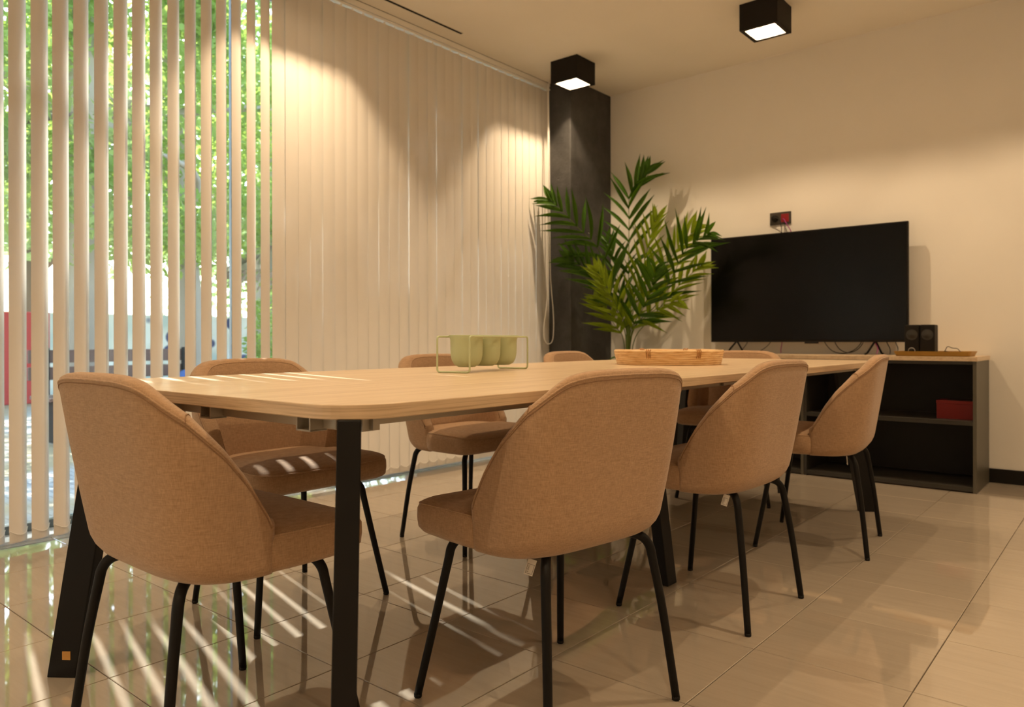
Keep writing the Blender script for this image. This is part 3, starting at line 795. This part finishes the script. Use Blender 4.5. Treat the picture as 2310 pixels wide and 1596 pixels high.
def frond(path, kind, nl, ll, start=0.3, wid=0.030, spread=55, lift=0.25, droop=1.0, rs=1):
    rnd = random.Random(rs)
    pts = smoothpath(path, 8); k = len(pts)
    f = MB().tube(pts, [0.0045-0.0032*i/(k-1) for i in range(k)], 6).build('frond', STEM, pm, True)
    me = leaflet_mesh(kind)
    for i in range(nl):
        t = start+(1-start)*(i+0.5)/nl
        x = t*(k-1); a = int(min(x, k-2)); p = pts[a].lerp(pts[a+1], x-a); d = (pts[min(a+2, k-1)]-pts[max(a-1, 0)]).normalized()
        view = Vector((-0.52, 0.855, 0)).normalized()
        side = d.cross(view).normalized()
        for s_ in (-1, 1):
            rel = (t-start)/(1-start)
            L_ = ll*1.35*(0.75+0.6*sin(pi*min(1, rel*0.8+0.2)))*rnd.uniform(0.85, 1.12)*(1-0.35*rel)
            an = radians(spread*(1-0.55*rel)+rnd.uniform(-7, 7))
            v = (d*cos(an)+side*s_*sin(an)+Vector((0, 0, lift*rnd.uniform(0.2, 1.0)))-view*rnd.uniform(-0.15, 0.55)).normalized()
            nrm = (-view*1.0+Vector((rnd.uniform(-.5, .5), rnd.uniform(-.3, .3), rnd.uniform(0.1, .8)))); nrm = (nrm-v*nrm.dot(v)).normalized()
            xx = v.cross(nrm)
            M = Matrix(((xx.x, v.x, nrm.x, p.x), (xx.y, v.y, nrm.y, p.y), (xx.z, v.z, nrm.z, p.z), (0, 0, 0, 1))) @ Matrix.Diagonal((wid*1.25*rnd.uniform(0.8, 1.1), L_, L_*droop*rnd.uniform(0.5, 1.3), 1))
            o = bpy.data.objects.new('leaflet', me); COL.objects.link(o); o.parent = f; o.matrix_local = M
#FRONDS
FR = [([(-0.003, 0.0, 0.29), (-0.01, 0.0, 0.9), (-0.058, -0.05, 1.271), (-0.198, -0.12, 1.572), (-0.32, -0.2, 1.731), (-0.447, -0.28, 1.891), (-0.511, -0.32, 1.955)], 'a', 11, 0.2, 0.36, 0.03, 58, 0.12), ([(-0.003, 0.0, 0.29), (-0.01, 0.02, 0.9), (-0.044, 0.08, 1.449), (-0.064, 0.12, 1.765), (-0.075, 0.15, 2.002), (0.006, 0.18, 2.111), (0.054, 0.2, 2.183)], 'a', 13, 0.2, 0.28, 0.03, 48, 0.25), ([(0.009, 0.0, 0.29), (0.029, 0.0, 0.899), (0.254, -0.03, 1.128), (0.424, -0.08, 1.344), (0.531, -0.12, 1.491), (0.661, -0.18, 1.552), (0.761, -0.22, 1.584)], 'a', 10, 0.2, 0.34, 0.026, 55, 0.2), ([(-0.002, 0.0, 0.29), (-0.008, 0.03, 0.9), (0.051, 0.06, 1.238), (0.085, 0.1, 1.476), (0.131, 0.12, 1.678), (0.165, 0.14, 1.795)], 'b', 10, 0.18, 0.3, 0.024, 45, 0.3), ([(-0.002, 0.0, 0.29), (-0.005, 0.05, 0.9), (0.143, 0.1, 1.237), (0.271, 0.14, 1.467), (0.388, 0.16, 1.61), (0.467, 0.18, 1.687)], 'b', 11, 0.18, 0.3, 0.026, 50, 0.25), ([(-0.0, 0.0, 0.29), (-0.001, -0.02, 0.899), (-0.014, -0.12, 1.099), (-0.061, -0.2, 1.263), (-0.121, -0.26, 1.394)], 'b', 8, 0.17, 0.25, 0.034, 50, 0.1), ([(0.009, 0.0, 0.29), (0.03, -0.02, 0.883), (0.208, -0.08, 1.046), (0.386, -0.14, 1.12), (0.539, -0.2, 1.144)], 'b', 7, 0.16, 0.25, 0.028, 50, 0.0), ([(-0.006, 0.0, 0.29), (-0.021, 0.0, 0.883), (-0.098, -0.08, 1.17), (-0.187, -0.16, 1.338), (-0.289, -0.22, 1.441), (-0.392, -0.25, 1.496)], 'a', 9, 0.19, 0.3, 0.032, 45, 0.05), ([(-0.011, 0.0, 0.29), (-0.036, 0.05, 0.9), (-0.131, 0.1, 1.248), (-0.218, 0.14, 1.5), (-0.279, 0.15, 1.665)], 'a', 8, 0.17, 0.35, 0.028, 45, 0.3), ([(0.01, 0.0, 0.29), (0.034, -0.04, 0.882), (0.206, -0.14, 1.093), (0.324, -0.22, 1.245), (0.403, -0.3, 1.361)], 'a', 8, 0.19, 0.3, 0.032, 55, 0.15), ([(-0.011, 0.0, 0.29), (-0.037, 0.0, 0.832), (-0.077, -0.05, 0.967), (-0.132, -0.12, 1.085), (-0.186, -0.16, 1.169)], 'b', 6, 0.16, 0.3, 0.034, 50, 0.0), ([(0.009, 0.0, 0.29), (0.029, 0.02, 0.832), (0.172, 0.05, 1.033), (0.322, 0.08, 1.212), (0.472, 0.1, 1.353), (0.559, 0.1, 1.413)], 'b', 9, 0.16, 0.35, 0.024, 45, 0.15)]
for i, (path, kind, nl, ll, st, wid, spd, lift) in enumerate(FR):
    frond(path, kind, nl, ll, st, wid, spd, lift, 1.0, i+3)
# small ground plant behind the chair by the pillar
sp_ = empty('leafy_plant', (-3.05, 4.42, 0)); tag(sp_, 'low bright green leafy plant by the foot of the pillar', 'plant')
MB().lathe([(0.09, 0.0), (0.12, 0.26), (0.11, 0.26)], 24, (0, 0, 0), True).build('pot', POT, sp_, True)
MB().lathe([(0.001, 0.24), (0.112, 0.24)], 24, (0, 0, 0), False).build('soil', SOIL, sp_)
rnd = random.Random(4)
for i in range(9):
    a = i*2.4; le = 0.10+0.12*rnd.random()
    e = Vector((le*cos(a), le*sin(a), 0.62+0.14*rnd.random()))
    st_ = MB().tube(smoothpath([(0, 0, 0.24), (e.x*0.35, e.y*0.35, 0.5), e], 5), 0.0035, 6).build('stalk', STEM, sp_, True)
    vs = []; fs = []
    for k in range(9):
        t = k/8; w = 0.036*sin(pi*min(1, t*0.95+0.03)); out = Vector((cos(a), sin(a), 0)); sd = Vector((-sin(a), cos(a), 0))
        c = e+out*(0.13*t)+Vector((0, 0, 0.03*sin(pi*t)-0.07*t*t))
        vs += [c+sd*w, c-Vector((0, 0, 0.006)), c-sd*w]
    for k in range(8):
        for q in range(2): j = k*3+q; fs.append((j, j+1, j+4, j+3))
    mesh('leaf', vs, fs, LEAFA, sp_, True)

# ------------------------------------------------------------------ outside
def b_pave(m, t, b):
    br = N(t, 'ShaderNodeTexBrick'); L(t, coords(t), br.inputs['Vector'])
    br.inputs['Scale'].default_value = 4.0; br.inputs['Color1'].default_value = (0.50, 0.48, 0.44, 1); br.inputs['Color2'].default_value = (0.44, 0.42, 0.39, 1); br.inputs['Mortar'].default_value = (0.2, 0.18, 0.15, 1)
    br.inputs['Mortar Size'].default_value = 0.015
    n = N(t, 'ShaderNodeTexNoise', Scale=0.7, Detail=4.0); L(t, coords(t), n.inputs['Vector'])
    mx = N(t, 'ShaderNodeMixRGB'); mx.inputs[2].default_value = (0.42, 0.32, 0.17, 1)
    f = ramp(t, n.outputs[0], [(0.45, (0, 0, 0)), (0.6, (1, 1, 1))]); L(t, f, mx.inputs[0]); L(t, br.outputs[0], mx.inputs[1]); L(t, mx.outputs[0], b.inputs['Base Color'])
PAVE = mat('paving', rough=0.8, build=b_pave)
gr = MB().box(-60, XW-0.1, -30, 60, -0.3, -0.12).build('terrace', PAVE); tag(gr, 'sunlit stone paving outside the window', 'paving', kind='structure')
def b_mural(m, t, b):
    v = coords(t)
    sx = N(t, 'ShaderNodeSeparateXYZ'); L(t, v, sx.inputs[0])
    n1 = N(t, 'ShaderNodeTexNoise', Scale=1.5, Detail=1.0); L(t, v, n1.inputs['Vector'])
    n2 = N(t, 'ShaderNodeTexVoronoi', Scale=2.4); L(t, v, n2.inputs['Vector'])
    base = ramp(t, n1.outputs[0], [(0.40, (0.55, 0.62, 0.62)), (0.50, (0.75, 0.74, 0.70)), (0.6, (0.85, 0.85, 0.86))])
    blue = N(t, 'ShaderNodeMixRGB'); blue.inputs[2].default_value = (0.05, 0.06, 0.18, 1)
    L(t, ramp(t, n2.outputs['Distance'], [(0.26, (1, 1, 1)), (0.32, (0, 0, 0))]), blue.inputs[0]); L(t, base, blue.inputs[1])
    red = N(t, 'ShaderNodeMixRGB'); red.inputs[2].default_value = (0.55, 0.05, 0.05, 1)
    L(t, ramp(t, sx.outputs[1], [(0.0, (1, 1, 1)), (0.02, (0, 0, 0))]), red.inputs[0]); L(t, blue.outputs[0], red.inputs[1])
    L(t, red.outputs[0], b.inputs['Base Color'])
MUR = mat('painted_wall', rough=0.8, build=b_mural)
mw = MB().box(-0.12, 0.12, -6, 14, 0, 1.45, 0.02).build('garden_wall', MUR); mw.location = (-13.5, 4.4, -0.12); tag(mw, 'low garden wall painted with red, white and dark blue shapes', 'wall')
PLK = mat('bench_wood', (0.17, 0.085, 0.055), 0.6)
bn = empty('garden_bench', (-8.0, 3.4, -0.12)); tag(bn, 'reddish brown slatted bench outside on the paving', 'bench')
for i in range(3): MB().box(-0.28+0.19*i, -0.11+0.19*i, -0.85, 0.85, 0.42, 0.455, 0.004).build('seat_slat', PLK, bn)
for i in range(2): MB().box(-0.34, -0.31, -0.85, 0.85, 0.60+0.17*i, 0.73+0.17*i, 0.004).build('back_slat', PLK, bn)
for y in (-0.7, 0.7):
    MB().box(-0.32, 0.26, y-0.03, y+0.03, 0.0, 0.42, 0.004).build('leg', BLK, bn); MB().box(-0.31, -0.28, y-0.03, y+0.03, 0.42, 0.92, 0.004).build('back_post', BLK, bn)
cu = MB()
cu.lathe([(0.02, 0.0), (0.17, 0.03), (0.21, 0.11), (0.17, 0.20), (0.05, 0.25), (0.001, 0.255)], 20, (0, 0, 0), True)
co = cu.build('floor_cushion', mat('blue_cloth', (0.06, 0.14, 0.42), 0.8), None, True); co.location = (-8.0, 4.10, 0.335); tag(co, 'round blue cushion on the end of the garden bench', 'cushion')
# thatched sunshade
THA = mat('thatch', (0.36, 0.29, 0.21), 0.95)
ts = empty('thatched_sunshade', (-10.4, 7.35, -0.12)); tag(ts, 'thatched sunshade on a rough trunk post beyond the blind', 'sunshade')
MB().tube([(0, 0, 0), (0.03, 0, 1.0), (0, 0, 2.0), (0, 0, 2.9)], [0.16, 0.14, 0.13, 0.10], 12).build('post', BARK, ts, True)
vs = []; fs = []; rnd = random.Random(9)
for i in range(900):
    a = rnd.uniform(0, 2*pi); r0 = rnd.uniform(0.2, 1.35); l = rnd.uniform(0.35, 0.6); w = 0.02
    z = 3.05-0.62*r0; k = len(vs); e = r0+l*0.8
    o_, s_ = Vector((cos(a), sin(a), 0)), Vector((-sin(a), cos(a), 0))
    z2 = z-l*0.62-(0.10 if e > 1.6 else 0)
    vs += [o_*r0+s_*w+Vector((0, 0, z)), o_*r0-s_*w+Vector((0, 0, z)), o_*e-s_*w*0.6+Vector((0, 0, z2)), o_*e+s_*w*0.6+Vector((0, 0, z2))]
    fs.append((k, k+1, k+2, k+3))
mesh('thatch', vs, fs, THA, ts)['kind'] = 'stuff'
MB().lathe([(1.55, 2.02), (0.9, 2.45), (0.05, 3.05)], 24, (0, 0, 0), False).build('thatch_roof', THA, ts, True)
# trees: trunk with branches and a cloud of leaves
def leaf_cloud(name, blobs, size, m, parent, seed):
    rnd = random.Random(seed); vs = []; fs = []
    for (c, rad, n, shell) in blobs:
        for i in range(n):
            while True:
                q = Vector((rnd.uniform(-1, 1), rnd.uniform(-1, 1), rnd.uniform(-1, 1)))
                if q.length <= 1: break
            p = Vector(c)+Vector((q.x*rad[0], q.y*rad[1], q.z*rad[2]))
            a = Vector((rnd.gauss(0, 1), rnd.gauss(0, 1), rnd.gauss(0, 0.7)-0.5)).normalized()
            b = a.cross(Vector((rnd.gauss(0, 1), rnd.gauss(0, 1), rnd.gauss(0, 1)))).normalized()
            s_ = size*rnd.uniform(0.6, 1.3); k = len(vs)
            vs += [p-a*s_, p+b*s_*0.36, p+a*s_, p-b*s_*0.36]; fs.append((k, k+1, k+2, k+3))
    o = mesh(name, vs, fs, m, parent); o['kind'] = 'stuff'; return o
def tree(loc, h, r0, label, m, blobs, size, seed, barkm=BARK, lean=(0, 0), branches=7):
    t = empty('garden_tree', loc); tag(t, label, 'tree', 'trees outside the window')
    rnd = random.Random(seed)
    pts = smoothpath([(0, 0, 0), (lean[0]*0.3+0.1, lean[1]*0.3, h*0.3), (lean[0]*0.6-0.1, lean[1]*0.6+0.1, h*0.6), (lean[0], lean[1], h)], 6)
    k = len(pts); MB().tube(pts, [r0*(1-0.6*i/(k-1)) for i in range(k)], 10).build('trunk', barkm, t, True)
    for i in range(branches):
        s0 = pts[int(k*rnd.uniform(0.35, 0.85))]; a = rnd.uniform(0, 2*pi); l = rnd.uniform(1.3, 2.8)
        e = s0+Vector((l*cos(a), l*sin(a), rnd.uniform(0.4, 1.4)))
        sp = smoothpath([s0, s0.lerp(e, 0.5)+Vector((rnd.uniform(-.2, .2), rnd.uniform(-.2, .2), 0.2)), e], 5)
        MB().tube(sp, [r0*0.35*(1-0.75*q/(len(sp)-1)) for q in range(len(sp))], 7).build('branch', barkm, t, True)
    leaf_cloud('foliage', blobs, size, m, t, seed)
    return t
def rb_(n, cx, cy, cz, sx, sy, sz, r, cnt, seed):
    rr = random.Random(seed); out = []
    for i in range(n):
        q = r*rr.uniform(0.6, 1.2)
        out.append(((cx+rr.uniform(-sx, sx), cy+rr.uniform(-sy, sy), cz+rr.uniform(-sz, sz)), (q, q, q*0.8), cnt, 0))
    return out
tree((-9.0, 1.6, -0.12), 6.5, 0.20, 'leafy green tree outside at the left of the window', TLEAF, rb_(40, 0, 0.4, 3.75, 1.1, 2.3, 1.6, 0.75, 330, 1)+rb_(22, 0.2, 0.9, 5.15, 0.5, 2.3, 0.2, 0.5, 380, 8), 0.075, 11, lean=(0.5, 0.5))  # second blob band is extra foliage added to block low sun rays
tree((-9.8, 5.0, -0.12), 7.0, 0.22, 'pale-barked leafy tree outside beside the thatched sunshade', TLEAF, rb_(38, 0, 0.2, 3.75, 1.2, 2.1, 1.55, 0.75, 330, 2), 0.075, 12, BARKP, lean=(0.4, -0.9))
tree((-12.5, 7.6, -0.12), 7.0, 0.25, 'paler green tree farther back outside', TLEAF2, rb_(30, 0, 0, 4.4, 1.8, 3.2, 2.4, 1.0, 330, 3), 0.10, 13, BARKP, lean=(-0.5, 0.6))
tree((-9.3, 3.4, -0.12), 9.4, 0.24, 'tall tree with an unseen high crown added to shade the window', TLEAF2, rb_(66, 0.2, -0.1, 8.95, 0.6, 3.9, 1.45, 0.85, 420, 5), 0.17, 14, BARKP, lean=(0.9, -0.4), branches=5)  # crown above the view, added and shaped to block the higher sun rays
tree((-16.5, 5.0, -0.12), 7.0, 0.25, 'distant hazy green tree behind the painted wall', TLEAF2, rb_(30, 0, 1.5, 4.6, 2.0, 6.0, 2.6, 1.5, 300, 6), 0.15, 15)
hd_ = empty('garden_shrub', (-6.3, 4.05, -0.12)); tag(hd_, 'bright green shrub outside at the right end of the open blind', 'shrub')
MB().tube([(0, 0, 0), (0.02, 0.01, 0.5)], 0.02, 6).build('stem', BARK, hd_)
leaf_cloud('foliage', [((0, 0, 0.95), (0.3, 0.35, 0.55), 1500, 0)], 0.045, TLEAF, hd_, 21)
